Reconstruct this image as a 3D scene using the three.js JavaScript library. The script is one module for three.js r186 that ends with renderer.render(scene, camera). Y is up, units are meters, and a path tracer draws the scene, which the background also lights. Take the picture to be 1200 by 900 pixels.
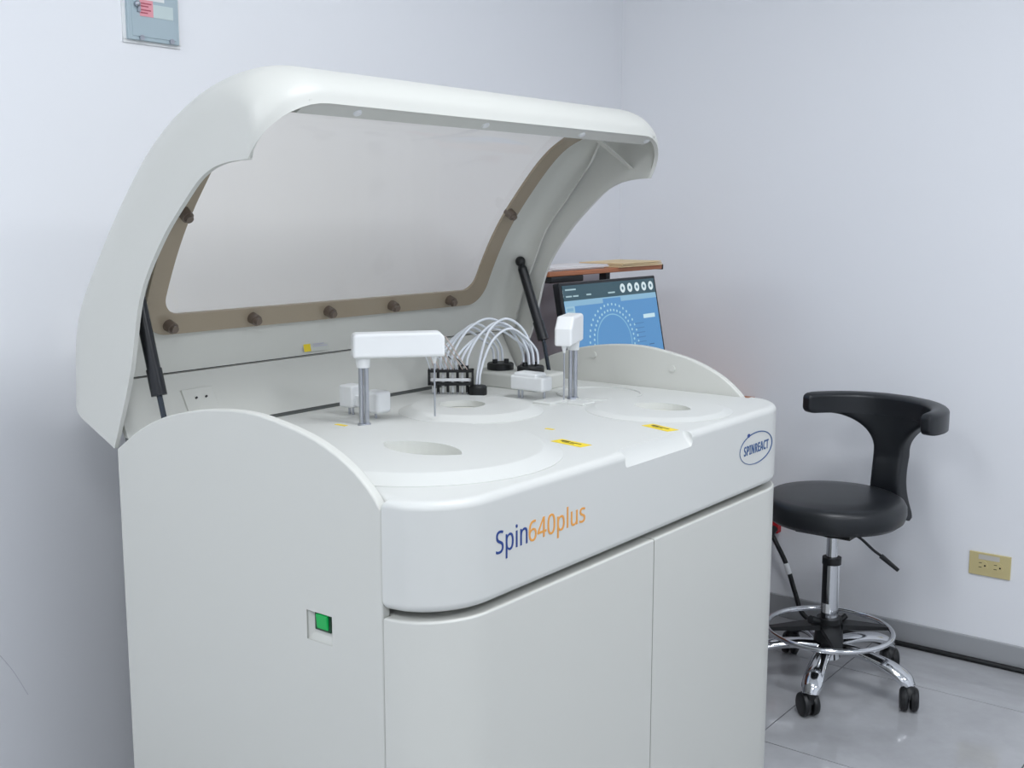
import * as THREE from 'three';
import { mergeGeometries } from 'three/addons/utils/BufferGeometryUtils.js';
import { RoundedBoxGeometry } from 'three/addons/geometries/RoundedBoxGeometry.js';
import { RectAreaLightUniformsLib } from 'three/addons/lights/RectAreaLightUniformsLib.js';
import { FontLoader } from 'three/addons/loaders/FontLoader.js';
import { TextGeometry } from 'three/addons/geometries/TextGeometry.js';
import { Brush, Evaluator, SUBTRACTION } from 'three-bvh-csg';

// ------------------------------------------------------------------ camera, lights, exposure
const scene = new THREE.Scene();
const camera = new THREE.PerspectiveCamera(2 * Math.atan(450 / 1330) * 180 / Math.PI, 4 / 3, 0.05, 30);
const PITCH = Math.atan(200 / 1330), YAW = Math.atan(1040 / Math.hypot(1330, 200));
camera.position.set(0, 1.37, 0);
camera.lookAt(Math.cos(YAW) * Math.cos(PITCH), 1.37 - Math.sin(PITCH), -Math.sin(YAW) * Math.cos(PITCH));
const renderer = new THREE.WebGLRenderer({ antialias: true });
renderer.toneMapping = THREE.LinearToneMapping;
renderer.toneMappingExposure = 1.36;
renderer.shadowMap.enabled = true;
RectAreaLightUniformsLib.init();
scene.background = new THREE.Color(0x000000);
const LIGHT_COLOR = new THREE.Color(0xf6faff), LIGHT_POWER = 13;
const PANELS = [[-.5, -1.1], [-.5, .7], [1.7, -.5], [1.7, 1.3]];   // ceiling panels (x, z)

// ------------------------------------------------------------------ helpers
const ROOM = { x0: -1.6, x1: 3.53, z0: -2.235, z1: 2.6, h: 2.75 };
let seed = 7; const rnd = () => (seed = (seed * 16807) % 2147483647) / 2147483647;
const V = (x, y, z) => new THREE.Vector3(x, y, z);
const used = {};
function numbered(n) { used[n] = (used[n] ?? -1) + 1; return used[n] ? n + '_' + String(used[n]).padStart(3, '0') : n; }
function tag(o, label, category, group) { o.userData.label = label; o.userData.category = category; if (group) o.userData.group = group; return o; }
function mesh(name, geo, mat, parent = scene) {
  const m = new THREE.Mesh(Array.isArray(geo) ? merge(geo) : geo, mat);
  m.name = parent === scene ? numbered(name) : name; m.castShadow = m.receiveShadow = true; parent.add(m); return m;
}
function thing(name, label, category, pos = [0, 0, 0], group) {
  const g = new THREE.Group(); g.name = numbered(name); g.position.set(...pos); scene.add(g); return tag(g, label, category, group);
}
function structure(name, geo, mat, label, category) { const m = mesh(name, geo, mat); m.userData.kind = 'structure'; return tag(m, label, category); }
function plain(g) { const q = g.index ? g.toNonIndexed() : g; for (const k of Object.keys(q.attributes)) if (!['position', 'normal', 'uv'].includes(k)) q.deleteAttribute(k); if (!q.attributes.uv) q.setAttribute('uv', new THREE.BufferAttribute(new Float32Array(q.attributes.position.count * 2), 2)); q.clearGroups(); return q; }
function merge(list) { return mergeGeometries(list.map(plain)); }
const box = (x0, x1, y0, y1, z0, z1) => new THREE.BoxGeometry(x1 - x0, y1 - y0, z1 - z0).translate((x0 + x1) / 2, (y0 + y1) / 2, (z0 + z1) / 2);
const rbox = (x0, x1, y0, y1, z0, z1, r = .005, s = 3) => new RoundedBoxGeometry(x1 - x0, y1 - y0, z1 - z0, s, r).translate((x0 + x1) / 2, (y0 + y1) / 2, (z0 + z1) / 2);
const cyl = (x, y0, y1, z, r, r2 = r, n = 28) => new THREE.CylinderGeometry(r2, r, y1 - y0, n).translate(x, (y0 + y1) / 2, z);
function rod(a, b, r, r2 = r, n = 18) { const d = b.clone().sub(a); const g = new THREE.CylinderGeometry(r2, r, d.length(), n); g.applyQuaternion(new THREE.Quaternion().setFromUnitVectors(V(0, 1, 0), d.clone().normalize())); return g.translate((a.x + b.x) / 2, (a.y + b.y) / 2, (a.z + b.z) / 2); }
function tube(pts, r, seg = 40, rs = 8) { return new THREE.TubeGeometry(new THREE.CatmullRomCurve3(pts), seg, r, rs); }
function lathe(pts, n = 64, x = 0, y = 0, z = 0) { return toCreasedNormals(new THREE.LatheGeometry(pts.map(p => new THREE.Vector2(...p)), n), .6).translate(x, y, z); }
// area-weighted normals, split where faces meet at more than the given angle
function toCreasedNormals(geo, angle) {
  const g = plain(geo), p = g.attributes.position, n = p.count, cosA = Math.cos(angle), F = [], at = new Map(), keys = new Array(n), a = V(0, 0, 0), b = V(0, 0, 0), c = V(0, 0, 0);
  for (let i = 0; i < n; i += 3) {
    a.fromBufferAttribute(p, i); b.fromBufferAttribute(p, i + 1).sub(a); c.fromBufferAttribute(p, i + 2).sub(a);
    const w = b.clone().cross(c), l = w.length(); F.push([w, l > 1e-14 ? w.clone().multiplyScalar(1 / l) : V(0, 1, 0)]);
    for (let k = 0; k < 3; k++) { const q = i + k, key = Math.round(p.getX(q) * 2e5) + ',' + Math.round(p.getY(q) * 2e5) + ',' + Math.round(p.getZ(q) * 2e5); keys[q] = key; const e = at.get(key); e ? e.push(i / 3) : at.set(key, [i / 3]); }
  }
  const nn = new Float32Array(n * 3);
  for (let q = 0; q < n; q++) { const f = F[Math.floor(q / 3)]; a.set(0, 0, 0); for (const k of at.get(keys[q])) if (F[k][1].dot(f[1]) >= cosA) a.add(F[k][0]); if (a.lengthSq() < 1e-24) a.copy(f[1]); a.normalize(); nn[q * 3] = a.x; nn[q * 3 + 1] = a.y; nn[q * 3 + 2] = a.z; }
  g.setAttribute('normal', new THREE.BufferAttribute(nn, 3)); return g;
}
// an outline in plan (x, z) raised from y0 to y1 with a bevel that stays inside the outline
function raise(pts, y0, y1, bevel = .004, bs = 3, bt = bevel) {
  const s = new THREE.Shape(pts.map(p => new THREE.Vector2(p[0], -p[1])));
  const g = new THREE.ExtrudeGeometry(s, { depth: y1 - y0 - 2 * bt, bevelEnabled: true, bevelThickness: bt, bevelSize: bevel, bevelOffset: -bevel, bevelSegments: bs, curveSegments: 12 });
  g.rotateX(-Math.PI / 2).translate(0, y0 + bt, 0); return toCreasedNormals(g, .7);
}
// an outline in the (z, y) plane, thick from x0 to x1
function slabX(shape, x0, x1, bevel = .003) {
  const g = new THREE.ExtrudeGeometry(shape, { depth: x1 - x0 - 2 * bevel, bevelEnabled: bevel > 0, bevelThickness: bevel, bevelSize: bevel, bevelOffset: -bevel, bevelSegments: 3, curveSegments: 24 });
  g.applyMatrix4(new THREE.Matrix4().makeBasis(V(0, 0, -1), V(0, 1, 0), V(1, 0, 0))); // shape x -> -z
  return toCreasedNormals(g, .7).translate(x0 + bevel, 0, 0);
}
const csg = new Evaluator(); csg.useGroups = false; csg.attributes = ['position', 'normal', 'uv'];
function subtract(a, ...cuts) { let r = new Brush(plain(a)); r.updateMatrixWorld(); for (const c of cuts) { const b = new Brush(plain(c)); b.updateMatrixWorld(); r = csg.evaluate(r, b, SUBTRACTION); } const g = r.geometry.clone(); return toCreasedNormals(plain(g), .6); }
// smooth curve through (z, y) pairs, sampled evenly in parameter
function curve2(pts, n) { const c = new THREE.CatmullRomCurve3(pts.map(p => V(p[0], p[1], 0)), false, 'centripetal'); return Array.from({ length: n + 1 }, (_, i) => { const p = c.getPoint(i / n); return [p.x, p.y]; }); }
// a sheet of points [i][j] given thickness along its normal; keep(i, j) leaves openings
function sheet(P, th, keep = () => true) {
  const n = P.length, m = P[0].length, N = [];
  for (let i = 0; i < n; i++) { N.push([]); for (let j = 0; j < m; j++) {
    const a = P[Math.min(i + 1, n - 1)][j].clone().sub(P[Math.max(i - 1, 0)][j]), b = P[i][Math.min(j + 1, m - 1)].clone().sub(P[i][Math.max(j - 1, 0)]);
    const c = a.cross(b); if (c.lengthSq() < 1e-16) c.copy(j ? N[i][j - 1] : V(0, 1, 0)); N[i].push(c.normalize()); } }
  const side = o => {
    const pos = [], idx = [];
    for (let i = 0; i < n; i++) for (let j = 0; j < m; j++) { const p = P[i][j].clone().addScaledVector(N[i][j], o); pos.push(p.x, p.y, p.z); }
    for (let i = 0; i < n - 1; i++) for (let j = 0; j < m - 1; j++) if (keep(i, j)) { const a = i * m + j, b = a + 1, c = a + m, d = c + 1; if (o >= 0) idx.push(a, c, b, b, c, d); else idx.push(a, b, c, b, d, c); }
    const g = new THREE.BufferGeometry(); g.setAttribute('position', new THREE.Float32BufferAttribute(pos, 3)); g.setIndex(idx); g.computeVertexNormals(); return g;
  };
  const ok = (i, j) => i >= 0 && j >= 0 && i < n - 1 && j < m - 1 && keep(i, j), ep = [];
  const quad = (i, j, k, l) => { const A = P[i][j], B = P[k][l], A2 = A.clone().addScaledVector(N[i][j], -th), B2 = B.clone().addScaledVector(N[k][l], -th); for (const v of [A, B, A2, B, B2, A2]) ep.push(v.x, v.y, v.z); };
  for (let i = 0; i < n - 1; i++) for (let j = 0; j < m - 1; j++) if (keep(i, j)) {
    if (!ok(i - 1, j)) quad(i, j, i, j + 1); if (!ok(i + 1, j)) quad(i + 1, j + 1, i + 1, j);
    if (!ok(i, j - 1)) quad(i + 1, j, i, j); if (!ok(i, j + 1)) quad(i, j + 1, i + 1, j + 1);
  }
  const e = new THREE.BufferGeometry(); e.setAttribute('position', new THREE.Float32BufferAttribute(ep, 3)); e.computeVertexNormals();
  return merge([side(0), side(-th), e]);
}
// loft through closed loops of equal length, with end caps
function loft(loops) {
  const m = loops[0].length, pos = [], idx = [];
  for (const l of loops) for (const p of l) pos.push(p.x, p.y, p.z);
  for (let i = 0; i < loops.length - 1; i++) for (let j = 0; j < m; j++) { const a = i * m + j, b = i * m + (j + 1) % m; idx.push(a, b, a + m, b, b + m, a + m); }
  for (const e of [0, loops.length - 1]) for (let j = 0; j < m / 2; j++) { const A = e * m + j, B = e * m + j + 1, C = e * m + (m - j) % m, D = e * m + m - j - 1; if (j) e ? idx.push(A, B, C) : idx.push(A, C, B); if (D !== B) e ? idx.push(B, D, C) : idx.push(B, C, D); }
  const g = new THREE.BufferGeometry(); g.setAttribute('position', new THREE.Float32BufferAttribute(pos, 3)); g.setIndex(idx); return toCreasedNormals(plain(g), .8);
}
// fine noise textures
function noiseTexture(n, f, srgb, rep = 1) {
  const d = new Uint8Array(n * n * 4); for (let i = 0; i < n * n; i++) { const c = f(i % n, Math.floor(i / n)); for (let k = 0; k < 3; k++) d[i * 4 + k] = Math.max(0, Math.min(255, Array.isArray(c) ? c[k] : c)); d[i * 4 + 3] = 255; }
  const t = new THREE.DataTexture(d, n, n); t.wrapS = t.wrapT = THREE.RepeatWrapping; t.magFilter = THREE.LinearFilter; t.minFilter = THREE.LinearFilter; t.repeat.set(rep, rep); if (srgb) t.colorSpace = THREE.SRGBColorSpace; t.needsUpdate = true; return t;
}
function blotch(n, cells) { // tiling value noise with several octaves
  const out = new Float32Array(n * n); let amp = 1, tot = 0;
  for (const c of cells) { const g = Array.from({ length: c * c }, rnd); for (let y = 0; y < n; y++) for (let x = 0; x < n; x++) { const u = x / n * c, v = y / n * c, i = Math.floor(u), j = Math.floor(v); let fu = u - i, fv = v - j; fu = fu * fu * (3 - 2 * fu); fv = fv * fv * (3 - 2 * fv); const G = (a, b) => g[(b % c) * c + a % c]; out[y * n + x] += amp * ((G(i, j) * (1 - fu) + G(i + 1, j) * fu) * (1 - fv) + (G(i, j + 1) * (1 - fu) + G(i + 1, j + 1) * fu) * fv); } tot += amp; amp *= .6; }
  return out.map(v => v / tot);
}
const plaster = blotch(256, [6, 17, 43, 97]);
const plasterTex = noiseTexture(256, (x, y) => plaster[y * 256 + x] * 255);
const tileBlotch = blotch(256, [4, 11, 29, 80]);
const tileTex = noiseTexture(256, (x, y) => { const v = (tileBlotch[y * 256 + x] - .5) * 22; return [176 + v, 177 + v, 180 + v]; }, true);
const woodN = blotch(256, [3, 9, 31]);
const woodTex = noiseTexture(256, (x, y) => { const g = Math.sin((y / 256 * 60 + woodN[y * 256 + x] * 9)) * .5 + .5; return [168 + g * 26, 104 + g * 22, 70 + g * 18]; }, true);

// ------------------------------------------------------------------ materials
const M = {};
const std = (o) => new THREE.MeshStandardMaterial(o);
M.wall = std({ color: new THREE.Color().setRGB(.88, .895, .925), roughness: .85 });
M.ceiling = std({ color: 0xf2f4f6, roughness: .9 });
M.tile = std({ map: tileTex, roughness: .09, metalness: 0 });
M.grout = std({ color: 0x55565a, roughness: .9 });
M.baseboard = std({ color: 0xa3a5a8, roughness: .3 });
M.shell = std({ color: new THREE.Color().setRGB(.645, .65, .61), roughness: .42 });
M.deck = std({ color: new THREE.Color().setRGB(.67, .68, .655), roughness: .38 });
M.cream = std({ color: new THREE.Color().setRGB(.72, .72, .64), roughness: .5 });
M.gap = std({ color: 0x2b2c2a, roughness: .9 });
M.smoke = new THREE.MeshPhysicalMaterial({ color: new THREE.Color().setRGB(.93, .90, .85), transmission: 1, thickness: 0, roughness: .08, ior: 1.3 });
M.frame = std({ color: new THREE.Color().setRGB(.36, .30, .22), roughness: .22 });
M.peg = std({ color: new THREE.Color().setRGB(.15, .115, .09), roughness: .2 });
M.black = std({ color: 0x101214, roughness: .45 });
M.blackGloss = std({ color: 0x0c1016, roughness: .28 });
M.leather = std({ color: new THREE.Color().setRGB(.012, .014, .017), roughness: .36 });
M.chrome = std({ color: 0xd8dadd, roughness: .12, metalness: 1 });
M.steel = std({ color: 0xb9bcc4, roughness: .28, metalness: 1 });
M.tubing = std({ color: new THREE.Color().setRGB(.80, .84, .90), roughness: .3 });
M.pinkTube = std({ color: new THREE.Color().setRGB(.72, .6, .55), roughness: .4 });
M.yellow = std({ color: new THREE.Color().setRGB(.86, .66, .02), roughness: .5 });
M.ink = std({ color: 0x4a4210, roughness: .6 });
M.blue = std({ color: new THREE.Color().setRGB(.012, .05, .24), roughness: .5 });
M.logoBlue = std({ color: new THREE.Color().setRGB(.02, .085, .24), roughness: .5 });
M.orange = std({ color: new THREE.Color().setRGB(.80, .36, .07), roughness: .5 });
M.red = std({ color: 0xb3101c, roughness: .4 });
M.ivory = std({ color: new THREE.Color().setRGB(.62, .53, .27), roughness: .4 });
M.slot = std({ color: 0x2a2418, roughness: .8 });
M.panelGrey = std({ color: new THREE.Color().setRGB(.42, .52, .57), roughness: .45 });
M.white = std({ color: 0xe9ebec, roughness: .5 });
M.paper = std({ color: 0xe6e2e2, roughness: .8 });
M.manila = std({ color: new THREE.Color().setRGB(.85, .66, .40), roughness: .8 });
M.wood = std({ map: woodTex, roughness: .45 });
M.greyPanel = std({ color: 0xc2c2cc, roughness: .6 });
M.green = std({ color: 0x0b8f45, roughness: .25, emissive: 0x0a9a48, emissiveIntensity: .28 });
M.greenDark = std({ color: 0x063a20, roughness: .3 });
M.glow = std({ color: 0xffffff, emissive: LIGHT_COLOR, emissiveIntensity: 2 });

// ------------------------------------------------------------------ room
structure('ceiling', box(ROOM.x0 - .1, ROOM.x1 + .1, ROOM.h, ROOM.h + .1, ROOM.z0 - .1, ROOM.z1 + .1), M.ceiling, 'flat white ceiling above the laboratory room', 'ceiling');
function wallBox(x0, x1, z0, z1) { const g = box(x0, x1, -.05, ROOM.h, z0, z1), p = g.attributes.position, nn = g.attributes.normal, uv = g.attributes.uv; for (let i = 0; i < p.count; i++) uv.setXY(i, Math.abs(nn.getX(i)) > .5 ? p.getZ(i) : p.getX(i), p.getY(i)); return g; }
structure('wall_back', wallBox(ROOM.x0 - .1, ROOM.x1 + .1, ROOM.z0 - .1, ROOM.z0), M.wall, 'white painted wall behind the large analyzer', 'wall');
mesh('scratch', tube([V(1.137, .454, ROOM.z0), V(1.162, .412, ROOM.z0), V(1.192, .348, ROOM.z0)], .0007, 12, 5), std({ color: 0xd0d0d8, roughness: .9 }), scene.getObjectByName('wall_back'));
structure('wall_right', wallBox(ROOM.x1, ROOM.x1 + .1, ROOM.z0, ROOM.z1), M.wall, 'white painted wall behind the black stool', 'wall');
structure('wall_left', wallBox(ROOM.x0 - .1, ROOM.x0, ROOM.z0, ROOM.z1), M.wall, 'white painted wall at the far end of the room', 'wall');
structure('wall_front', wallBox(ROOM.x0 - .1, ROOM.x1 + .1, ROOM.z1, ROOM.z1 + .1), M.wall, 'white painted wall opposite the analyzer', 'wall');
const floor = structure('floor', box(ROOM.x0 - .1, ROOM.x1 + .1, -.08, -.0025, ROOM.z0 - .1, ROOM.z1 + .1), M.grout, 'glossy grey tiled floor with thin dark joints', 'floor');
{
  const xs = [], zs = []; for (let x = 3.225 - .6 * 9; x < ROOM.x1; x += .6) xs.push(x); for (let z = -1.22 - 1.2; z < ROOM.z1; z += .6) zs.push(z);
  const cache = {};
  for (const x of xs) for (const z of zs) {
    const a = Math.max(x + .0017, ROOM.x0), b = Math.min(x + .5983, ROOM.x1), c = Math.max(z + .0017, ROOM.z0), d = Math.min(z + .5983, ROOM.z1);
    if (b - a < .01 || d - c < .01) continue;
    const k = (b - a).toFixed(3) + '|' + (d - c).toFixed(3);
    const g = cache[k] ??= new THREE.BoxGeometry(b - a, .006, d - c);
    mesh('tile', g, M.tile, floor).position.set((a + b) / 2, -.003, (c + d) / 2);
  }
}
structure('baseboard_right', rbox(ROOM.x1 - .011, ROOM.x1 + .002, 0, .076, ROOM.z0 + .012, ROOM.z1, .003), M.baseboard, 'grey ceramic baseboard along the wall behind the stool', 'baseboard');
structure('baseboard_back', rbox(ROOM.x0, ROOM.x1, 0, .076, ROOM.z0 - .002, ROOM.z0 + .011, .003), M.baseboard, 'grey ceramic baseboard along the wall behind the analyzer', 'baseboard');
PANELS.forEach(([x, z], i) => {
  const t = thing('ceiling_light', 'square white ceiling panel lamp lighting the room', 'ceiling light', [x, ROOM.h, z], 'ceiling panel lamps');
  mesh('housing', merge([box(-.33, .33, -.03, 0, -.33, -.3), box(-.33, .33, -.03, 0, .3, .33), box(-.33, -.3, -.03, 0, -.3, .3), box(.3, .33, -.03, 0, -.3, .3)]), M.white, t);
  mesh('diffuser', box(-.3, .3, -.02, -.004, -.3, .3), M.glow, t);
  const l = new THREE.RectAreaLight(LIGHT_COLOR, LIGHT_POWER, .6, .6); l.position.set(0, -.033, 0); l.lookAt(0, -1, 0); l.rotation.set(-Math.PI / 2, 0, 0); l.castShadow = true; l.name = 'panel_light'; t.add(l);
});

// ------------------------------------------------------------------ the analyzer
const XL = 1.192, XR = 2.43, XC = (XL + XR) / 2, ZF = -1.06, ZS = -1.172, DECK = .945, W = .018;
const analyzer = thing('chemistry_analyzer', 'large white floor-standing laboratory analyzer with its curved lid open', 'analyzer');
// side panels with an arched top
const archPts = curve2([[-1.854, .935], [-1.775, .983], [-1.70, 1.013], [-1.586, 1.038], [-1.47, 1.045], [-1.39, 1.036], [-1.31, 1.018], [-1.235, .985], [-1.19, .95], [ZS, .927]], 60);
function sidePanel(x0, x1, hole) {
  const s = new THREE.Shape(); s.moveTo(1.854, .05); s.lineTo(-ZS, .05);
  for (let i = archPts.length - 1; i >= 0; i--) s.lineTo(-archPts[i][0], archPts[i][1]);
  s.closePath();
  if (hole) { const h = new THREE.Path(); h.moveTo(1.346, .683); h.lineTo(1.280, .683); h.lineTo(1.280, .739); h.lineTo(1.346, .739); h.closePath(); s.holes.push(h); }
  return slabX(s, x0, x1, .0035);
}
const leftSide = mesh('side_panel', sidePanel(XL, XL + W, true), M.shell, analyzer);
const rightSide = mesh('side_panel', sidePanel(XR - W, XR), M.shell, analyzer);
for (const [z, y] of [[-1.60, 1.012], [-1.37, .995]]) mesh('screw_cap', rod(V(XR - W - .0025, y, z), V(XR - W + .001, y, z), .008), M.shell, rightSide);
{ // recess with sloping sides and the lit switch
  const zo = [-1.3465, -1.2795], yo = [.6825, .7395], zi = [-1.334, -1.2900], yi = [.6965, .7375], d = XL + .010, f = XL + .002;
  const v = [V(f, yo[0], zo[0]), V(f, yo[0], zo[1]), V(f, yo[1], zo[1]), V(f, yo[1], zo[0]), V(d, yi[0], zi[0]), V(d, yi[0], zi[1]), V(d, yi[1], zi[1]), V(d, yi[1], zi[0])];
  const pos = []; const q = (a, b, c, e) => { for (const k of [a, b, c, a, c, e]) pos.push(v[k].x, v[k].y, v[k].z); };
  q(0, 1, 5, 4); q(1, 2, 6, 5); q(2, 3, 7, 6); q(3, 0, 4, 7); q(4, 5, 6, 7);
  const g = new THREE.BufferGeometry(); g.setAttribute('position', new THREE.Float32BufferAttribute(pos, 3)); g.computeVertexNormals();
  const rec = mesh('switch_recess', g, M.shell, leftSide);
  const sw = mesh('power_switch', merge([rbox(XL + .0055, XL + .0105, .7035, .7365, -1.330, -1.2925, .0015)]), M.greenDark, leftSide); sw.userData.label = 'green illuminated rocker power switch';
  const rk = rbox(-.003, .003, -.0125, .0125, -.013, .013, .002); rk.rotateZ(.10); rk.translate(XL + .0050, .720, -1.3105);
  mesh('rocker', rk, M.green, leftSide);
}
// top cover with rounded front corners; the front face turns the corner onto the sides
function corner(x, sx) { const o = []; for (let i = 0; i <= 20; i++) { const a = i / 20 * Math.PI / 2; o.push([x + sx * .125 * (1 - Math.cos(a)), ZS + .0015 + (ZF - ZS - .0015) * Math.sin(a)]); } return o; }
const IN = W + .001;
const frontL = corner(XL, 1), frontR = corner(XR, -1).reverse();
const coverPlan = [[XL + IN, -1.845], [XL + IN, ZS + .0015], frontL[0], ...frontL.slice(4), ...frontR.slice(0, -4), frontR[frontR.length - 1], [XR - IN, ZS + .0015], [XR - IN, -1.845]];
let cover = raise(coverPlan, .772, DECK, .014, 5);
{
  const s = new THREE.Shape(); s.moveTo(1.04, .908); s.lineTo(1.04, .97); s.lineTo(1.090, .97); s.lineTo(1.081, .944); s.quadraticCurveTo(1.074, .926, 1.06, .9165); s.closePath();
  const cut = slabX(s, 1.704, 1.952, .008);
  const lens = lensGeo(1.455, -1.326, .0915, .048, .935, 1.0);
  cover = subtract(cover, cut, lens, cyl(1.866, .935, 1.0, -1.58, .052, .052, 40), lensGeo(2.138, -1.238, .07, .045, .935, 1.0));
}
function lensGeo(x, z, hz, hx, y0, y1) { const p = [], R = (hz * hz + hx * hx) / (2 * hx), A = Math.asin(hz / R); for (let i = 0; i <= 16; i++) { const a = -A + 2 * A * i / 16; p.push([x + R * Math.cos(a) - R + hx, z + R * Math.sin(a)]); } for (let i = 1; i < 16; i++) { const a = A - 2 * A * i / 16; p.push([x - R * Math.cos(a) + R - hx, z + R * Math.sin(a)]); } const s = new THREE.Shape(p.map(q => new THREE.Vector2(q[0], -q[1]))); return new THREE.ExtrudeGeometry(s, { depth: y1 - y0, bevelEnabled: false }).rotateX(-Math.PI / 2).translate(0, y0, 0); }
const top = mesh('top_cover', cover, M.deck, analyzer);
// doors below, following the same plan
const midL = [[XC - .0015, ZF], [XC - .0015, -1.20]], midR = [[XC + .0015, -1.20], [XC + .0015, ZF]];
const door1 = mesh('door', raise([[XL + .0005, -1.20 + .03], ...frontL.slice(1), ...midL, [XL + .02, -1.20], [XL + .02, -1.17]], .07, .760, .004), M.shell, analyzer);
const door2 = mesh('door', raise([...midR, ...frontR.slice(0, -1), [XR - .0005, -1.17], [XR - .02, -1.17], [XR - .02, -1.20]], .07, .760, .004), M.shell, analyzer);
mesh('chassis', merge([box(XL + .022, XR - .022, .03, .775, -1.84, -1.195), box(XL + .09, XR - .09, .03, .90, -1.95, -1.84), box(XL + .03, XR - .03, .0, .07, -1.8, -1.13)]), M.gap, analyzer);
// bench strip behind the deck
{
  const s = new THREE.Shape(); s.moveTo(1.8435, .9505); s.lineTo(1.9, 1.054); s.lineTo(1.915, 1.054); s.lineTo(1.8585, .9505); s.closePath();
  const b = mesh('rear_panel', slabX(s, XL + W + .002, XR - W - .002, .002), M.shell, analyzer);
  const pl = new RoundedBoxGeometry(.075, .014, .07, 2, .002); pl.rotateX(Math.PI / 2 - .487); pl.translate(1.395, .99, -1.868);
  const plate = mesh('latch_plate', pl, M.shell, b);
  for (const dx of [-.014, .010]) { const g = new THREE.CylinderGeometry(.0022, .0022, .004, 10); g.rotateX(Math.PI / 2 - .487); g.translate(1.398 + dx, 1.006, -1.8745 + .008); mesh('screw_hole', g, M.black, plate); }
}
mesh('deck_gap_shade', box(XL + .02, XR - .02, .92, .953, -1.856, -1.8462), std({ color: 0x6f7270, roughness: .7 }), analyzer);  // grey strip: shade of the gap under the rear panel, painted in
mesh('hinge_gap', box(XL + .03, XR - .03, 1.04, 1.07, -1.945, -1.925), M.gap, analyzer);
// ---- lid
const NR = 84;
const S = curve2([[-2.036, 1.022], [-2.018, 1.17], [-1.928, 1.31], [-1.817, 1.44], [-1.73, 1.52], [-1.638, 1.576], [-1.55, 1.606], [-1.475, 1.612], [-1.428, 1.597], [-1.402, 1.572], [-1.394, 1.547]], NR);
const B = curve2([[-1.862, .935], [-1.80, 1.08], [-1.755, 1.228], [-1.685, 1.326], [-1.621, 1.388], [-1.575, 1.426], [-1.54, 1.443], [-1.505, 1.451], [-1.478, 1.4535], [-1.458, 1.4542], [-1.451, 1.4545]], NR);
const rx = i => .08 + .045 * Math.min(1, Math.max(0, (i / NR - .35) / .4)), rn = i => .08 + .029 * Math.max(0, (i / NR - .7) / .3);
const dirs = [[.86, -.51], [.95, -.31], [.85, -.5], [.7, -.7], [.55, -.83], [.35, -.93], [.15, -1], [-.06, -1], [-.24, -.97], [-.42, -.91], [-.524, -.852]];
const D2 = curve2(dirs, NR).map(([a, b]) => { const l = Math.hypot(a, b); return [a / l, b / l]; });
function crossRow(i) {
  const RX = rx(i), RN = rn(i), o = [], [sz, sy] = S[i], [bz, by] = B[i], [dz, dy] = D2[i], e = [sz + RN * dz, sy + RN * dy];
  const half = [];
  for (let k = 0; k <= 8; k++) { const f = k / 8; half.push([0, bz + (e[0] - bz) * f, by + (e[1] - by) * f]); }
  for (let k = 1; k <= 10; k++) { const a = k / 10 * Math.PI / 2; half.push([RX * (1 - Math.cos(a)), sz + RN * dz * (1 - Math.sin(a)), sy + RN * dy * (1 - Math.sin(a))]); }
  for (const [x, z, y] of half) o.push(V(XL + x, y, z));
  for (const x of [1.335, 1.5, 1.7, 1.9, 2.1, 2.285]) o.push(V(x, sy, sz));
  for (const [x, z, y] of half.reverse()) o.push(V(XR - x, y, z));
  return o;
}
const skinPts = S.map((_, i) => crossRow(i));
const firstHole = S.findIndex(p => p[1] > 1.15), lastHole = S.findIndex(p => p[0] > -1.62);
const lid = mesh('lid', sheet(skinPts, .009, (i, j) => !(i >= firstHole && i < lastHole && j >= 19 && j < 32)), M.shell, analyzer);
// inner liner with the window seat
const NL = 70;
const L = curve2([[-1.903, 1.0575], [-1.888, 1.145], [-1.815, 1.306], [-1.735, 1.418], [-1.62, 1.533], [-1.53, 1.566], [-1.45, 1.566]], NL);
const E = curve2([[-1.852, 1.057], [-1.825, 1.149], [-1.785, 1.239], [-1.744, 1.327], [-1.678, 1.408], [-1.61, 1.49], [-1.535, 1.562], [-1.46, 1.564]], NL);
const LR = .045, inset = i => { const t = Math.min(1, Math.max(0, (i / NL - .68) / .22)); return .032 + .05 * t * t * (3 - 2 * t); };
function at(u) { const k = Math.max(0, Math.min(NL, u)), i = Math.min(NL - 1, Math.floor(k)), f = k - i; return [L[i][0] + (L[i + 1][0] - L[i][0]) * f, L[i][1] + (L[i + 1][1] - L[i][1]) * f]; }
function linerRow(i) {
  const LX0 = XL + inset(i), LX1 = XR - inset(i), o = [], [lz, ly] = L[i]; let [ez, ey] = E[i]; let dz = ez - lz, dy = ey - ly; const len = Math.hypot(dz, dy) || 1, r = Math.min(LR, len * .8); dz /= len; dy /= len;
  const half = []; for (let k = 0; k <= 4; k++) { const f = k / 4, h = len + (r - len) * f; half.push([0, lz + dz * h, ly + dy * h]); }
  for (let k = 1; k <= 8; k++) { const a = k / 8 * Math.PI / 2; half.push([LR * (1 - Math.cos(a)), lz + dz * r * (1 - Math.sin(a)), ly + dy * r * (1 - Math.sin(a))]); }
  for (const [x, z, y] of half) o.push(V(LX0 + x, y, z));
  for (const x of [0, 1.6, 1.8, 2.0, 0].map((x, k) => k === 0 ? Math.max(1.29, LX0 + LR + .003) : k === 4 ? Math.min(2.275, LX1 - LR - .003) : x)) o.push(V(x, ly, lz));
  for (const [x, z, y] of half.reverse()) o.push(V(LX1 - x, y, z));
  return o;
}
const sArc = [0]; for (let i = 1; i <= NL; i++) sArc.push(sArc[i - 1] + Math.hypot(L[i][0] - L[i - 1][0], L[i][1] - L[i - 1][1]));
const SB = .083, ST = sArc[NL] - .075;             // lower and upper end of the window frame along the liner
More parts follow.
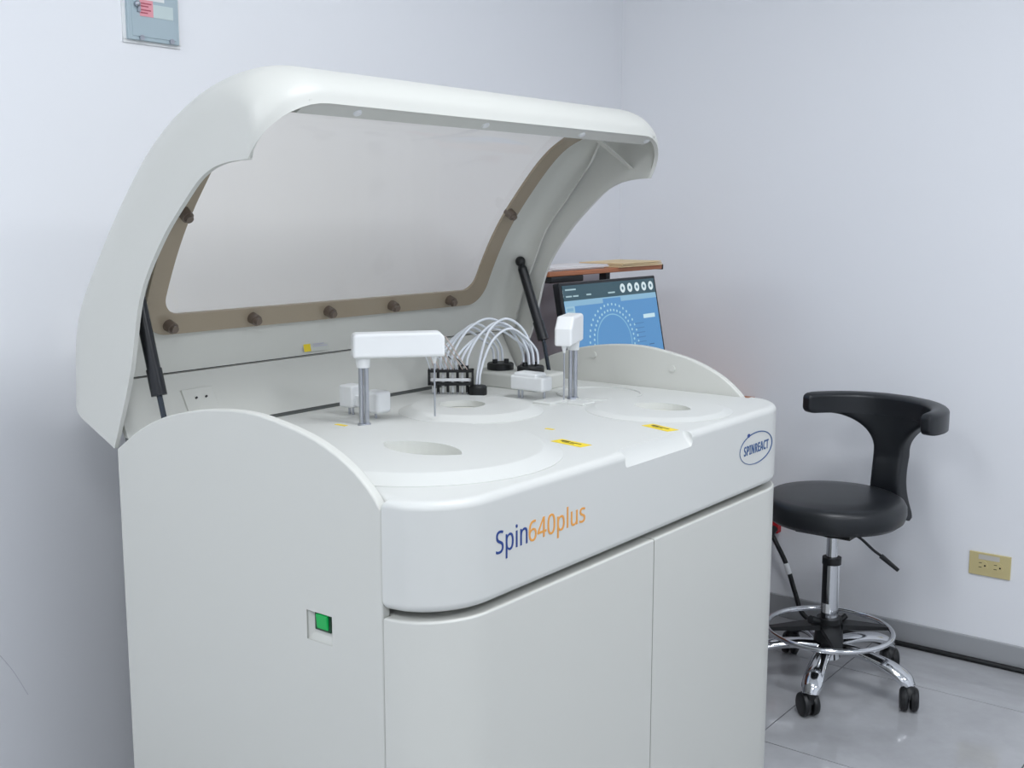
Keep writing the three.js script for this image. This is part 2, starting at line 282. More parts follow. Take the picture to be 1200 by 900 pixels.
const rowAt = s => { let i = 0; while (i < NL - 1 && sArc[i + 1] < s) i++; return i + (s - sArc[i]) / (sArc[i + 1] - sArc[i]); };
function onLiner(x, s, off) { const u = rowAt(s), p = at(u), a = at(u - .8), b = at(u + .8), tz = b[0] - a[0], ty = b[1] - a[1], l = Math.hypot(tz, ty); return V(x, p[1] - tz / l * off, p[0] + ty / l * off); }
const h0 = Math.ceil(rowAt(SB + .022)), h1 = Math.floor(rowAt(ST - .02));
mesh('inner_liner', sheet(L.map((_, i) => linerRow(i)), -.006, (i, j) => !(i >= h0 && i < h1 && j >= 13 && j < 17)), M.shell, lid);
// tinted window frame ring and pane
function ringPts(x0, x1, s0, s1, r) { const o = [], add = (x, s) => o.push([x, s]); const side = (xa, sa, xb, sb, n) => { for (let k = 0; k < n; k++) add(xa + (xb - xa) * k / n, sa + (sb - sa) * k / n); }; const arc = (cx, cs, a0) => { for (let k = 0; k < 10; k++) { const a = a0 + k / 10 * Math.PI / 2; add(cx + r * Math.cos(a), cs + r * Math.sin(a)); } };
  side(x0 + r, s0, x1 - r, s0, 30); arc(x1 - r, s0 + r, -Math.PI / 2); side(x1, s0 + r, x1, s1 - r, 50); arc(x1 - r, s1 - r, 0); side(x1 - r, s1, x0 + r, s1, 30); arc(x0 + r, s1 - r, Math.PI / 2); side(x0, s1 - r, x0, s0 + r, 50); arc(x0 + r, s0 + r, Math.PI); return o; }
{
  const outer = ringPts(1.270, 2.300, SB, ST, .06), inner = ringPts(1.311, 2.247, SB + .043, ST - .04, .04), n = outer.length;
  const pt = (k, f, off) => { const a = outer[k % n], b = inner[k % n]; return onLiner(a[0] + (b[0] - a[0]) * f, a[1] + (b[1] - a[1]) * f, off); };
  const P = []; for (let k = 0; k <= n; k++) P.push([0, .25, .5, .75, 1].map(f => pt(k, f, .0065)));
  const fr = mesh('window_frame', sheet(P, -.006), M.frame, lid); fr.userData.label = 'brown smoked rim of the lid window';
  const G = []; for (let i = 0; i <= 40; i++) G.push(Array.from({ length: 9 }, (_, j) => onLiner(1.296 + j / 8 * .968, SB + .03 + i / 40 * (ST - SB - .056), .0008)));
  const pos = [], idx = []; G.forEach((r, i) => r.forEach((p, j) => { pos.push(p.x, p.y, p.z); if (i < 40 && j < 8) { const a = i * 9 + j; idx.push(a, a + 1, a + 9, a + 1, a + 10, a + 9); } }));
  const g = new THREE.BufferGeometry(); g.setAttribute('position', new THREE.Float32BufferAttribute(pos, 3)); g.setIndex(idx); g.computeVertexNormals();
  const pane = mesh('window_pane', g, M.smoke, lid); pane.userData.label = 'lightly tinted clear window pane';
  const peg = (x, s) => { const a = onLiner(x, s, .006), b = onLiner(x, s, .030), c = onLiner(x, s, .037); mesh('window_peg', merge([rod(a, b, .0125, .0115), rod(b, c, .0085, .0075)]), M.peg, lid); };
  for (const x of [1.329, 1.535, 1.748, 1.952, 2.160]) peg(x, SB + .021);
  peg(1.290, SB + .272); peg(2.258, SB + .272);
}
// folded front lip with round plugs
{
  const z0 = -1.398, y0 = 1.5475, z1 = -1.430, y1 = 1.531;
  const s = new THREE.Shape(); s.moveTo(-z0, y0); s.lineTo(-z0, y0 + .004); s.lineTo(1.45, 1.545); s.lineTo(1.52, 1.59); s.lineTo(1.52, 1.585); s.lineTo(1.45, 1.537); s.lineTo(-z1, y1); s.closePath();
  const lip = mesh('front_lip', slabX(s, XL + .085, XR - .07, .001), M.shell, lid);
  for (const x of [1.40, 1.745, 2.075, 2.345]) { const n = V(0, -.89, .455), p = V(x, 1.5395, -1.4145); mesh('lip_plug', rod(p.clone(), p.clone().addScaledVector(n, .004), .0085, .007), M.white, lip); }
  mesh('rib', loftBar(V(2.27, 1.562, -1.53), V(2.418, 1.478, -1.50), .022, .003, .012, .003), M.shell, lid);
  // warning label above the hinge line
  const wl = new THREE.BoxGeometry(.075, .022, .0006), q = onLiner(1.735, .018, .0012); wl.rotateX(-.2); wl.translate(q.x, q.y, q.z);
  const st = mesh('warning_label', wl, std({ color: 0xc9ccc6, roughness: .6 }), lid);
  const tri = new THREE.BoxGeometry(.02, .02, .0006), q2 = onLiner(1.709, .018, .0019); tri.rotateX(-.2); tri.translate(q2.x, q2.y, q2.z); mesh('warning_triangle', tri, M.yellow, st);
  for (const [k, w] of [[.023, .032], [.018, .042], [.013, .036]]) { const b = new THREE.BoxGeometry(w, .0028, .0006), q3 = onLiner(1.727 + w / 2, k, .0019); b.rotateX(-.2); b.translate(q3.x, q3.y, q3.z); mesh('text_line', b, M.greyPanel, st); }
}
// gas struts
function strut(x, top, mid, low) {
  const a = V(x, ...top), b = V(x, ...mid), c = V(x, ...low), d = b.clone().sub(a).normalize();
  const s = mesh('gas_strut', merge([rod(a.clone().addScaledVector(d, .02), b, .0125), rod(a.clone().addScaledVector(d, .005), a.clone().addScaledVector(d, .02), .007, .0125), rod(b.clone().addScaledVector(d, -.05), b, .0145)]), M.blackGloss, analyzer);
  mesh('strut_rod', rod(b, c, .0052), std({ color: 0x3a4048, roughness: .25, metalness: .6 }), s);
  mesh('ball_joint', new THREE.SphereGeometry(.0135, 18, 12).translate(a.x, a.y, a.z), M.black, s);
}
strut(2.383, [1.245, -1.815], [1.043, -1.739], [.96, -1.72]);
strut(1.236, [1.235, -1.832], [1.038, -1.777], [.96, -1.755]);

// ---- deck furniture
{
  const d1 = subtract(lathe([[0, 0], [.258, 0], [.258, .0015], [.226, .0145], [.221, .016], [0, .016]], 96, 1.476, DECK, -1.351), lensGeo(1.455, -1.326, .0915, .048, .935, 1.0), box(1.1, XL + W + .001, .9, 1.1, -2, -1));
  mesh('sample_disc_cover', d1, M.deck, top);
  mesh('disc_well', lensGeo(1.455, -1.326, .09, .046, .936, .9365), M.cream, top);
  mesh('reagent_disc_cover', subtract(lathe([[0, 0], [.158, 0], [.158, .001], [.132, .012], [.126, .0135], [0, .0135]], 80, 1.872, DECK, -1.56), cyl(1.866, .935, 1.0, -1.58, .05, .05, 40)), M.deck, top);
  mesh('disc_well', cyl(1.866, .936, .944, -1.58, .05), M.cream, top);
  mesh('reaction_disc_cover', subtract(lathe([[0, 0], [.160, 0], [.160, .0008], [.142, .006], [.137, .007], [0, .007]], 80, 2.135, DECK, -1.245), lensGeo(2.138, -1.238, .07, .045, .935, 1.0)), M.deck, top);
  mesh('disc_well', lensGeo(2.138, -1.238, .069, .044, .936, .9375), M.cream, top);
  mesh('ring_seal', lathe([[.098, 0], [.098, .003], [.102, .003], [.102, 0]], 64, 2.24, DECK, -1.47), M.deck, top);
  // yellow stickers with dark print
  const sticker = (x, z, a, lx = .03, lz = .078) => { const g = new THREE.BoxGeometry(lx, .0006, lz).rotateY(a).translate(x, DECK + .0004, z); const s = mesh('caution_sticker', g, M.yellow, top); const p = (dx, dz, w, l) => mesh('print', new THREE.BoxGeometry(w, .0004, l).translate(dx, 0, dz).rotateY(a).translate(x, DECK + .0008, z), M.ink, s); p(.004, -.018, .007, .022); p(.003, .010, .004, .026); p(-.004, -.004, .003, .03); };
  sticker(1.714, -1.186, -.16); sticker(1.950, -1.133, -.32);
  mesh('small_mark', box(1.575, 1.585, DECK, DECK + .0006, -1.675, -1.645), M.yellow, top);
  mesh('small_mark', box(1.80, 1.808, DECK, DECK + .0006, -1.31, -1.29), M.yellow, top);
  // low connector blocks in front of the second arm
  mesh('guide_block', rbox(2.03, 2.10, DECK - .002, DECK + .006, -1.512, -1.462, .003), M.deck, top);
  mesh('guide_block', rbox(2.07, 2.12, DECK - .002, DECK + .005, -1.445, -1.40, .003), M.deck, top);
}
// sampling arm
function arm(name, post, probe, yb, hh, len, wid, back, probeLow, chamfer) {
  const dir = V(probe[0] - post[0], 0, probe[1] - post[1]), L0 = dir.length(); dir.normalize();
  const s = new THREE.Shape(), a = -back, b = len - back, r = .012;
  s.moveTo(a + .004, 0); s.lineTo(b - .002, 0); s.lineTo(b, .004); s.lineTo(b, hh - chamfer[1]); s.lineTo(b - chamfer[0], hh); s.lineTo(a + r, hh); s.quadraticCurveTo(a, hh, a, hh - r); s.lineTo(a, .004); s.closePath();
  const g = new THREE.ExtrudeGeometry(s, { depth: wid - .012, bevelEnabled: true, bevelSize: .006, bevelThickness: .006, bevelOffset: -.006, bevelSegments: 4 });
  g.translate(0, 0, -(wid - .012) / 2); g.rotateY(Math.atan2(-dir.z, dir.x)); g.translate(post[0], yb, post[1]);
  const head = mesh(name, toCreasedNormals(plain(g), .6), M.white, analyzer);
  mesh('post', merge([rod(V(post[0] - .003, DECK - .001, post[1] - .0045), V(post[0] - .003, yb, post[1] - .0045), .0048), rod(V(post[0] + .0035, DECK - .001, post[1] + .0045), V(post[0] + .0035, yb, post[1] + .0045), .0048), cyl(post[0], DECK - .001, DECK + .004, post[1], .014, .013)]), M.steel, head);
  mesh('collar', cyl(post[0], yb - .02, yb + .003, post[1], .0135, .0155), M.white, head);
  mesh('probe', rod(V(probe[0], probeLow, probe[1]), V(probe[0], yb + .002, probe[1]), .0018), M.steel, head);
  mesh('probe_socket', cyl(probe[0], yb - .016, yb + .002, probe[1], .003, .007), M.white, head);
  return head;
}
arm('sampling_arm', [1.610, -1.624], [1.722, -1.532], 1.083, .050, .186, .046, .022, .957, [.010, .010]);
arm('mixing_arm', [2.143, -1.479], [2.056, -1.443], 1.079, .064, .130, .040, .022, .957, [.026, .026]);
// wash blocks on pins
{
  const b1 = mesh('wash_block', merge([rbox(1.662, 1.702, .962, 1.010, -1.752, -1.712, .005), rbox(1.658, 1.70, .958, 1.004, -1.682, -1.632, .008), rbox(1.672, 1.70, .965, .99, -1.72, -1.675, .003)]), M.white, top);
  for (const z of [-1.738, -1.728, -1.66]) mesh('pin', rod(V(1.68, DECK - .001, z), V(1.68, .97, z), .0028), M.steel, b1);
  const b2 = mesh('wash_block', merge([rbox(2.060, 2.10, .966, 1.000, -1.600, -1.505, .006), rbox(2.062, 2.105, .98, 1.007, -1.592, -1.525, .006)]), M.white, top);
  for (const z of [-1.588, -1.578, -1.515]) mesh('pin', rod(V(2.08, DECK - .001, z), V(2.08, .98, z), .0028), M.steel, b2);
  // housing with two black caps
  const h = mesh('pump_housing', merge([rbox(2.165, 2.29, DECK - .003, .982, -1.815, -1.60, .008)]), M.shell, top);
  for (const z of [-1.755, -1.66]) { const c = mesh('black_cap', lathe([[0, 0], [.033, 0], [.0335, .003], [.0335, .014], [.031, .017], [0, .017]], 40, 2.222, .982, z), M.black, h);
    for (const [dx, dz] of [[-.012, -.008], [.012, .01]]) mesh('cap_nut', cyl(2.222 + dx, .998, 1.008, z + dz, .007, .006, 8), M.black, c); }
}
// nozzle rack with its tubes
{
  const dir = V(.615, 0, .788), O = V(1.985, 0, -1.786), at3 = (u, y, o = 0) => V(O.x + dir.x * u - dir.z * o, y, O.z + dir.z * u + dir.x * o);
  const bar = (u0, u1, y0, y1, t, o = 0) => { const g = new THREE.BoxGeometry(u1 - u0, y1 - y0, t); g.rotateY(Math.atan2(-dir.z, dir.x)); const c = at3((u0 + u1) / 2, (y0 + y1) / 2, o); return g.translate(c.x, c.y, c.z); };
  const rack = mesh('nozzle_rack', merge([bar(0, .108, .999, 1.005, .03), bar(0, .108, .968, .974, .03), bar(0, .005, .968, 1.005, .03), bar(.103, .108, .968, 1.005, .03), bar(.02, .026, DECK - .001, .97, .012, -.012), bar(.09, .096, DECK - .001, .97, .012, -.012)]), M.black, top);
  mesh('white_band', bar(.006, .102, .977, .984, .016), M.white, rack);
  for (let k = 0; k < 8; k++) { const u = .012 + k * .0115, p = at3(u, .0); mesh('nozzle', merge([cyl(p.x, .950, 1.001, p.z, .0034, .0034, 10)]), k % 2 ? M.black : M.white, rack); mesh('nozzle_tip', cyl(p.x, .945, .951, p.z, .0012, .002, 8), M.steel, rack); }
  mesh('nozzle_clip', merge([bar(.072, .082, 1.0, 1.016, .012), bar(.088, .096, 1.0, 1.014, .012)]), M.black, rack);
  const bp = at3(.118, 0, .005), cap = mesh('black_cap', lathe([[0, 0], [.021, 0], [.0215, .003], [.0215, .018], [.018, .022], [.008, .024], [0, .024]], 32, bp.x, DECK, bp.z), M.black, top);
  const caps = [[2.222, -1.755], [2.222, -1.66]];
  for (let k = 0; k < 9; k++) {
    const c = k < 3 ? caps[0] : caps[1], q = k < 3 ? k : k - 3, u = k < 7 ? .016 + k * .0125 : .114 + (k - 7) * .007;
    const a = at3(u, k < 7 ? 1.003 : DECK + .022, 0), b = V(c[0] - .012 + (q % 3) * .011, 1.003, c[1] - .012 + q * .0055), m = a.clone().lerp(b, .5), up = 1.088 + (k % 4) * .008 + (k > 2 ? .008 : 0);
    mesh('tube', tube([a, a.clone().lerp(b, .02).setY(a.y + .03), a.clone().lerp(b, .22).setY(up - .026), m.clone().setY(up), a.clone().lerp(b, .8).setY(up - .028), b.clone().lerp(a, .02).setY(b.y + .03), b], .0031, 48, 8), M.tubing, rack);
  }
  for (let k = 0; k < 9; k++) { const a = at3(.006 + k * .011, 1.003, .006), b = at3(.0 + k * .008 - .02, 1.075 + (k % 3) * .008, .03 + .004 * k); mesh('thin_tube', tube([a, a.clone().lerp(b, .3).setY(1.03), b], .0012, 14, 6), k % 3 ? M.pinkTube : M.tubing, rack); }
  for (const [u, o] of [[.07, 0], [.085, .004]]) { const a = at3(u, 1.012, o); mesh('wire', tube([a, V(a.x - .006, a.y + .012, a.z - .008), V(a.x - .016, a.y + .024, a.z - .016)], .0011, 12, 6), M.black, rack); }
}
// ---- lettering on the front
const bold = await new FontLoader().loadAsync('fonts/droid/droid_sans_bold.typeface.json');
const regular = await new FontLoader().loadAsync('fonts/droid/droid_sans_regular.typeface.json');
function letters(str, x0, x1, y, h, mat, name, label, depth = .0009, font = regular) {
  const g = new TextGeometry(str, { font, size: 1, depth: 1, curveSegments: 6, bevelEnabled: false }); g.computeBoundingBox(); const b = g.boundingBox;
  const ref = new TextGeometry('H', { font, size: 1, depth: 1 }); ref.computeBoundingBox();
  g.translate(-b.min.x, 0, 0); g.scale((x1 - x0) / (b.max.x - b.min.x), h / ref.boundingBox.max.y, depth); g.translate(x0, y, ZF - .0002);
  const m = mesh(name, plain(g), mat, top); m.userData.label = label; return m;
}
letters('Spin', 1.330, 1.411, .8465, .036, M.blue, 'lettering', 'dark blue letters Spin');
letters('640plus', 1.4145, 1.576, .8465, .034, M.orange, 'lettering', 'orange letters 640plus');
letters('SPINREACT', 2.180, 2.299, .856, .0205, M.logoBlue, 'lettering', 'blue letters SPINREACT inside an oval', .0009, bold);
{
  const o = new THREE.Shape(), hl = new THREE.Path(), cx = 2.239, cy = .8665, n = 72;
  for (let i = 0; i < n; i++) { const a = i / n * Math.PI * 2; const p = [cx + .080 * Math.cos(a), cy + .0355 * Math.sin(a)]; i ? o.lineTo(...p) : o.moveTo(...p); }
  for (let i = 0; i < n; i++) { const a = -i / n * Math.PI * 2, k = .0014 + .0014 * Math.pow(Math.max(0, Math.cos(a + .5)), 2) + .001 * Math.max(0, -Math.sin(-a)); const p = [cx + (.080 - k * 1.5) * Math.cos(a), cy + (.0355 - k) * Math.sin(a)]; i ? hl.lineTo(...p) : hl.moveTo(...p); }
  hl.closePath(); o.holes.push(hl);
  mesh('logo_oval', new THREE.ExtrudeGeometry(o, { depth: .0009, bevelEnabled: false }).translate(0, 0, ZF - .0002), M.logoBlue, top);
  mesh('logo_dot', new THREE.CylinderGeometry(1, 1, .0009, 20).rotateX(Math.PI / 2).scale(.0062, .0042, 1).translate(2.2, .8985, ZF + .0003), M.blue, top);
}

// ------------------------------------------------------------------ stool
{
  const st = thing('stool', 'black upholstered round stool with curved backrest and chrome five-star base', 'stool', [3.08, 0, -1.21]);
  mesh('seat', lathe([[0, .478], [.15, .478], [.178, .482], [.194, .495], [.200, .515], [.199, .535], [.192, .548], [.178, .556], [.12, .561], [0, .563]], 72, 0, .014, 0), M.leather, st);
  // curved T-shaped backrest, lofted in height
  const ax = 20 * Math.PI / 180, Rb = .212, c = [.02, .055], loops = [], y0 = .468, y1 = .842, yb = .780, FL = .105;
  const half = y => { if (y >= yb) { const k = Math.max(0, (y - (y1 - .02)) / .02), q = Math.max(0, (yb + .02 - y) / .02); return .325 - .02 * (1 - Math.sqrt(Math.max(0, 1 - k * k))) - .02 * (1 - Math.sqrt(Math.max(0, 1 - q * q))); } const t = Math.min(1, (yb - y) / FL), u = 1 - t; return .05 + .17 * (1 - Math.sqrt(Math.max(0, 1 - u * u))) + .012 * Math.pow(Math.max(0, (yb - FL - y) / .2), 2); };
  const ys = []; for (let i = 0; i <= 30; i++) ys.push(y0 + (yb - FL - y0) * i / 30); for (let i = 1; i <= 40; i++) ys.push(yb - FL * Math.pow(1 - i / 40.2, 1.8)); for (let i = 0; i <= 28; i++) ys.push(yb + .0005 + (y1 - yb - .0005) * i / 28);
  for (const y of ys) {
    const w = half(y), k = Math.max(0, (y - (y1 - .014)) / .014), kb = Math.max(0, (y0 + .012 - y) / .012), th = .026 * Math.sqrt(Math.max(.05, 1 - k * k)) * Math.sqrt(Math.max(.05, 1 - kb * kb)), bend = Math.max(0, (.66 - y) / (.66 - y0)), lean = -.013 * Math.sin(Math.min(1, bend * 1.15) * Math.PI) + .012 * bend * bend;
    const lp = []; for (let j = 0; j < 72; j++) { const a = j / 72 * Math.PI * 2, ca = Math.cos(a), sa = Math.sin(a); const ex = .18; const s = w * Math.sign(ca) * Math.pow(Math.abs(ca), Math.abs(sa) < .999 ? .6 : 1), d = th * Math.sign(sa) * Math.pow(Math.abs(sa), .35);
      const ang = ax + (s + (y < yb ? -.052 : 0)) / Rb, R = Rb + d + lean; lp.push(V(c[0] + R * Math.cos(ang), y, c[1] + R * Math.sin(ang))); }
    loops.push(lp);
  }
  mesh('backrest', loft(loops), M.leather, st);
  mesh('seat_plate', merge([box(-.08, .08, .466, .493, -.08, .08), rod(V(.05, .478, .01), V(.235, .482, .075), .012)]), M.black, st);
  const col = mesh('gas_column', merge([cyl(0, .14, .372, 0, .0245, .0245)]), M.chrome, st);
  mesh('piston', cyl(0, .37, .468, 0, .0165), M.chrome, col);
  mesh('column_cap', cyl(0, .366, .386, 0, .027, .027), M.black, col); mesh('seat_collar', cyl(0, .45, .468, 0, .032, .036), M.black, col);
  const strip = (y0, y1, a0, a1, m, n) => mesh(n, new THREE.CylinderGeometry(.0249, .0249, y1 - y0, 24, 1, true, a0, a1 - a0).translate(0, (y0 + y1) / 2, 0), m, col);
  strip(.20, .37, 3.5, 4.6, M.black, 'column_sticker'); strip(.222, .25, 3.9, 5.1, M.white, 'column_label');
  mesh('lever', merge([tube([V(.02, .466, .02), V(.045, .445, .06), V(.068, .405, .10), V(.08, .388, .122)], .004, 20), rod(V(.076, .392, .116), V(.098, .352, .16), .0075, .0055)]), M.black, st);
  const ring = mesh('foot_ring', new THREE.TorusGeometry(.178, .008, 14, 80).rotateX(Math.PI / 2).translate(0, .168, 0), M.chrome, st);
  const sp = [cyl(0, .135, .205, 0, .042, .036)]; for (const a of [.86, 2.6, 4.1]) { const u = V(Math.cos(a), 0, Math.sin(a)), g = loftBar(u.clone().multiplyScalar(.03).setY(.182), u.clone().multiplyScalar(.176).setY(.168), .06, .016, .02, .010); sp.push(g); }
  mesh('spider', merge(sp), M.black, st);
  mesh('clamp_knob', rod(V(-.03, .195, -.02), V(-.055, .205, -.035), .012), M.black, st); mesh('clamp_knob', rod(V(.03, .19, .02), V(.05, .2, .03), .008), M.black, st);
  const hub = mesh('base_hub', cyl(0, .085, .14, 0, .036, .032), M.chrome, st);
  const a0 = 168 * Math.PI / 180;
  for (let k = 0; k < 5; k++) {
    const a = a0 - k * Math.PI * 2 / 5, u = V(Math.cos(a), 0, Math.sin(a)), pts = [[.02, .118], [.09, .122], [.15, .115], [.20, .102], [.236, .082], [.25, .066]];
    const loopsL = pts.map(([r, y], i) => { const lp = [], wd = [.026, .024, .025, .028, .028, .022][i], ht = [.018, .015, .015, .018, .02, .016][i], tl = [0, .05, .2, .5, .9, 1.2][i]; for (let j = 0; j < 20; j++) { const t = j / 20 * Math.PI * 2, q = wd * Math.cos(t), h = ht * Math.sin(t); lp.push(V(u.x * (r + h * Math.sin(tl)) - u.z * q, y + h * Math.cos(tl), u.z * (r + h * Math.sin(tl)) + u.x * q)); } return lp; });
    const leg = mesh('leg', loft(subdivide(loopsL)), M.chrome, st);
    const cp = V(u.x * .25, 0, u.z * .25), sw = a + [.9, -.5, .6, 2.2, 1.4][k], w = V(Math.cos(sw), 0, Math.sin(sw)), ctr = cp.clone().addScaledVector(V(-w.z, 0, w.x), .012).setY(.034);
    const wheels = [-1, 1].map(s => lathe([[0, -.0115], [.025, -.0115], [.0315, -.008], [.034, 0], [.0315, .008], [.025, .0115], [0, .0115]], 32).rotateZ(Math.PI / 2).rotateY(Math.atan2(-w.z, w.x)).translate(ctr.x + w.x * .0135 * s, ctr.y, ctr.z + w.z * .0135 * s));
    const cas = mesh('caster', merge([...wheels, rod(cp.clone().setY(.045), cp.clone().setY(.075), .014), new THREE.SphereGeometry(.034, 20, 12, 0, Math.PI * 2, 0, Math.PI / 2).scale(.75, 1, .75).translate(ctr.x, ctr.y + .006, ctr.z)]), M.black, st);
  }
}
function loftBar(a, b, w0, h0, w1, h1) { const d = b.clone().sub(a).normalize(), n = V(-d.z, 0, d.x).normalize(), mk = (p, w, h) => [[1, 1], [1, -1], [-1, -1], [-1, 1]].map(([s, t]) => p.clone().addScaledVector(n, s * w / 2).setY(p.y + t * h / 2)); return loft([mk(a, w0, h0), mk(b, w1, h1)]); }
function subdivide(loops, n = 6) { const m = loops[0].length, out = []; const cs = Array.from({ length: m }, (_, j) => new THREE.CatmullRomCurve3(loops.map(l => l[j]))); const N = (loops.length - 1) * n; for (let i = 0; i <= N; i++) out.push(cs.map(c => c.getPoint(i / N))); return out; }

// ------------------------------------------------------------------ desk, shelf and monitor behind the analyzer
{
  const desk = thing('computer_desk', 'wooden computer desk in the room corner behind the analyzer', 'desk', [2.95, 0, -1.95]);
  mesh('desk_top', rbox(-.50, .578, .728, .752, -.27, .272, .004), M.wood, desk);
  for (const x of [-.48, .556]) mesh('leg_panel', rbox(x - .01, x + .01, 0, .728, -.26, .24, .003), M.greyPanel, desk);
  const hutch = thing('desk_shelf', 'raised wooden shelf unit with black end cap standing on the desk', 'shelf', [2.95, 0, -1.95]);
  mesh('back_panel', rbox(-.20, .255, .752, 1.188, -.165, -.15, .003), M.greyPanel, hutch);
  mesh('shelf', rbox(-.325, .305, 1.190, 1.204, -.10, .055, .003), M.wood, hutch);
  mesh('shelf_edge_cap', rbox(.303, .312, 1.188, 1.206, -.10, .056, .003), M.black, hutch);
  mesh('shelf_bracket', box(.0, .022, 1.165, 1.191, .01, .035), M.black, hutch);
  mesh('equipment_tray', rbox(-.32, -.155, 1.172, 1.190, -.08, .057, .003), M.black, hutch);
  // papers and folder lying on the shelf
  const pp = tag(mesh('paper_stack', merge([rbox(2.64, 2.93, 1.2045, 1.2085, -2.04, -1.91, .001), rbox(2.655, 2.95, 1.2085, 1.2125, -2.04, -1.905, .001), rbox(2.65, 2.96, 1.2125, 1.2155, -2.045, -1.915, .001)]), M.paper), 'stack of white papers lying on the wooden shelf', 'papers');
  const fo = tag(thing('manila_folder', 'cream manila folders lying on the wooden shelf beside papers', 'folder', [3.10, 1.2042, -1.985]), 'cream manila folders lying on the wooden shelf beside papers', 'folder');
  for (let k = 0; k < 3; k++) mesh('folder_sheet', rbox(-.115, .14, k * .005, k * .005 + .0035, -.06, .10, .001).rotateY(.03 * k), M.manila, fo);
  // monitor
  const mon = thing('monitor', 'tilted black flat monitor showing a blue disc diagram', 'monitor', [2.865, .752, -1.86]);
  const tilt = new THREE.Matrix4().makeRotationX(-.19), lift = g => g.applyMatrix4(tilt).translate(0, .268, .03);
  mesh('bezel', lift(rbox(-.262, .262, -.157, .157, -.012, .012, .004)), M.blackGloss, mon);
  const cv = document.createElement('canvas'); cv.width = 1024; cv.height = 608; const q = cv.getContext('2d');
  q.fillStyle = '#4f86b8'; q.fillRect(0, 0, 1024, 608); q.fillStyle = '#2c4a56'; q.fillRect(0, 0, 1024, 92); q.fillStyle = '#7fa9c4'; q.fillRect(0, 92, 1024, 34); q.fillStyle = '#4f86b8'; q.fillRect(400, 100, 200, 26);
  q.fillStyle = '#8fb4c8'; q.fillRect(0, 126, 96, 140); q.fillStyle = '#6f9dbc'; for (let k = 0; k < 4; k++) q.fillRect(16, 136 + k * 32, 64, 18);
  q.fillStyle = '#c58a6a'; q.fillRect(20, 286, 76, 34);
  q.fillStyle = '#c9d8dd'; for (let k = 0; k < 5; k++) { q.beginPath(); q.arc(640 + k * 84, 46, 29, 0, 7); q.fill(); }
  q.fillStyle = '#3a5f70'; for (let k = 0; k < 5; k++) { q.beginPath(); q.arc(640 + k * 84, 46, 11, 0, 7); q.fill(); }
  q.fillStyle = '#9db7bf'; for (const [x, y, w] of [[24, 22, 110], [24, 62, 60], [96, 62, 56], [236, 60, 50], [470, 62, 76]]) q.fillRect(x, y, w, 9);
  q.strokeStyle = '#7fb0cc'; q.lineWidth = 7; q.beginPath(); q.ellipse(470, 372, 190, 172, 0, 0, 7); q.stroke();
  q.fillStyle = '#9cc4d6'; for (let r = 0; r < 2; r++) for (let k = 0; k < 40; k++) { const a = (k + r * .5) / 40 * Math.PI * 2; q.beginPath(); q.arc(470 + (222 + r * 46) * Math.cos(a), 372 + (198 + r * 36) * Math.sin(a), 8, 0, 7); q.fill(); }
  q.fillStyle = '#b9d4de'; q.fillRect(836, 226, 140, 26); q.fillStyle = '#3f6f9e'; for (let k = 0; k < 8; k++) q.fillRect(720, 276 + k * 30, 110, 5); q.fillStyle = '#2f5680'; for (let k = 0; k < 4; k++) { q.fillRect(860, 420 + k * 34, 60, 6); q.fillRect(780, 440 + k * 34, 40, 6); }
  const tex = new THREE.CanvasTexture(cv); tex.colorSpace = THREE.SRGBColorSpace;
  mesh('screen', lift(new THREE.BoxGeometry(.500, .292, .002).translate(0, .002, .0125)), std({ color: 0x111111, roughness: .2, emissive: 0xffffff, emissiveMap: tex, emissiveIntensity: .8 }), mon);
  mesh('stand', merge([rbox(-.03, .03, .01, .27, -.03, -.005, .004), rbox(-.12, .12, 0, .012, -.028, .10, .004)]), M.black, mon);
}

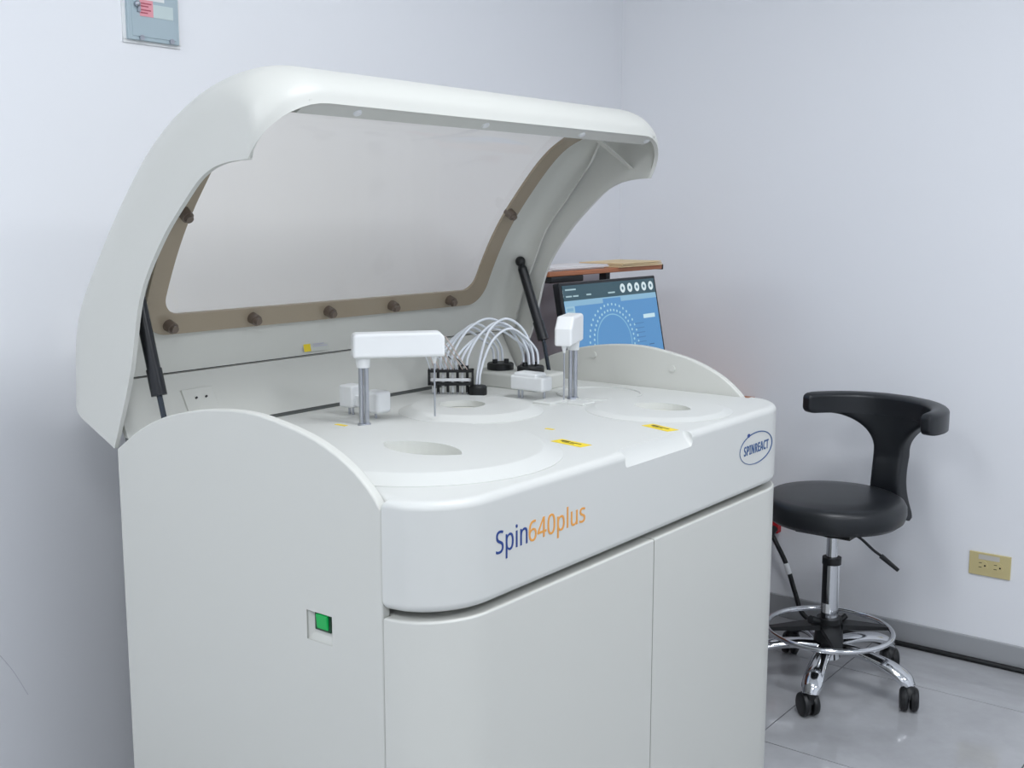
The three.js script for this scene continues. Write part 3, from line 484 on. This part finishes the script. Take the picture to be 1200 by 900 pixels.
// ------------------------------------------------------------------ things on the walls
{
  const p = thing('electrical_panel', 'grey metal electrical panel with warning labels on wall', 'electrical panel', [1.577, 1.746, ROOM.z0]);
  mesh('cabinet', rbox(-.066, .066, 0, .22, 0, .012, .002), M.panelGrey, p);
  mesh('caulk_bead', merge([box(-.074, .074, -.006, .001, 0, .004), box(-.074, -.066, 0, .22, 0, .004), box(.066, .074, 0, .22, 0, .004)]), M.white, p);
  mesh('cover_plate', rbox(-.056, .056, .008, .21, .011, .0135, .001), M.panelGrey, p);
  for (const x of [-.034, .044]) mesh('screw', new THREE.CylinderGeometry(.006, .006, .004, 12).rotateX(Math.PI / 2).translate(x, .006, .0145), M.steel, p);
  mesh('danger_label', box(-.036, -.002, .052, .087, .0135, .0142), std({ color: 0xe8a0ab, roughness: .6 }), p);
  for (const [y, w] of [[.078, .028], [.072, .02], [.064, .026], [.058, .018]]) mesh('print', box(-.034, -.034 + w, y, y + .0025, .0142, .0145), std({ color: 0xb05060, roughness: .6 }), p);
  mesh('label', box(-.036, .028, .087, .105, .0135, .0141), M.white, p); mesh('label', box(-.002, .05, .052, .08, .0135, .0141), std({ color: 0xc9d8d8, roughness: .6 }), p);
  mesh('latch', box(-.004, .028, .106, .13, .0135, .019), M.black, p);
  mesh('knob', merge([new THREE.SphereGeometry(.007, 16, 10).translate(-.044, .076, .018), box(-.043, -.036, .06, .073, .0135, .018)]), M.steel, p);
}
{
  const p = thing('wall_outlet', 'ivory double wall outlet near the baseboard beside the stool', 'outlet', [ROOM.x1, .311, -.889]);
  mesh('cover_plate', rbox(-.006, .0005, -.036, .036, -.0605, .0605, .002), M.ivory, p);
  for (const z of [-.021, .023]) {
    const r = mesh('receptacle', rod(V(-.0078, -.004, z), V(-.004, -.004, z), .0165), M.ivory, p);
    mesh('slot', merge([box(-.0083, -.0074, .003, .0048, z - .010, z - .001), box(-.0083, -.0074, -.0105, -.0085, z - .010, z - .001), rod(V(-.0083, -.0035, z + .008), V(-.0074, -.0035, z + .008), .0028)]), M.slot, r);
  }
  mesh('paper_label', box(-.0066, -.0058, .015, .030, -.033, .028), std({ color: 0xc8c4bc, roughness: .7 }), p);
}
{
  const p = thing('red_power_plug', 'red power socket with plug low on the wall beside the analyzer', 'socket', [ROOM.x1, .335, -1.595]);
  mesh('socket_box', rbox(-.03, .0005, -.04, .04, -.045, .026, .004), M.red, p);
  mesh('plug', rod(V(-.028, -.025, .012), V(-.055, -.035, .014), .014, .01), M.black, p);
  const c = tag(mesh('power_cable', tube([V(3.478, .299, -1.581), V(3.468, .277, -1.56), V(3.478, .20, -1.522), V(3.485, .11, -1.492), V(3.487, .04, -1.462), V(3.492, .012, -1.40), V(3.505, .0085, -1.2), V(3.508, .0085, -.9), V(3.506, .0085, -.4), V(3.508, .0085, .3)], .008, 160, 10), M.black), 'black power cable running from red socket along the baseboard', 'cable');
  const s = mesh('cable_tag', rod(V(3.4773, .207, -1.5252), V(3.4795, .172, -1.5125), .0095), M.white, c);
}
renderer.render(scene, camera);
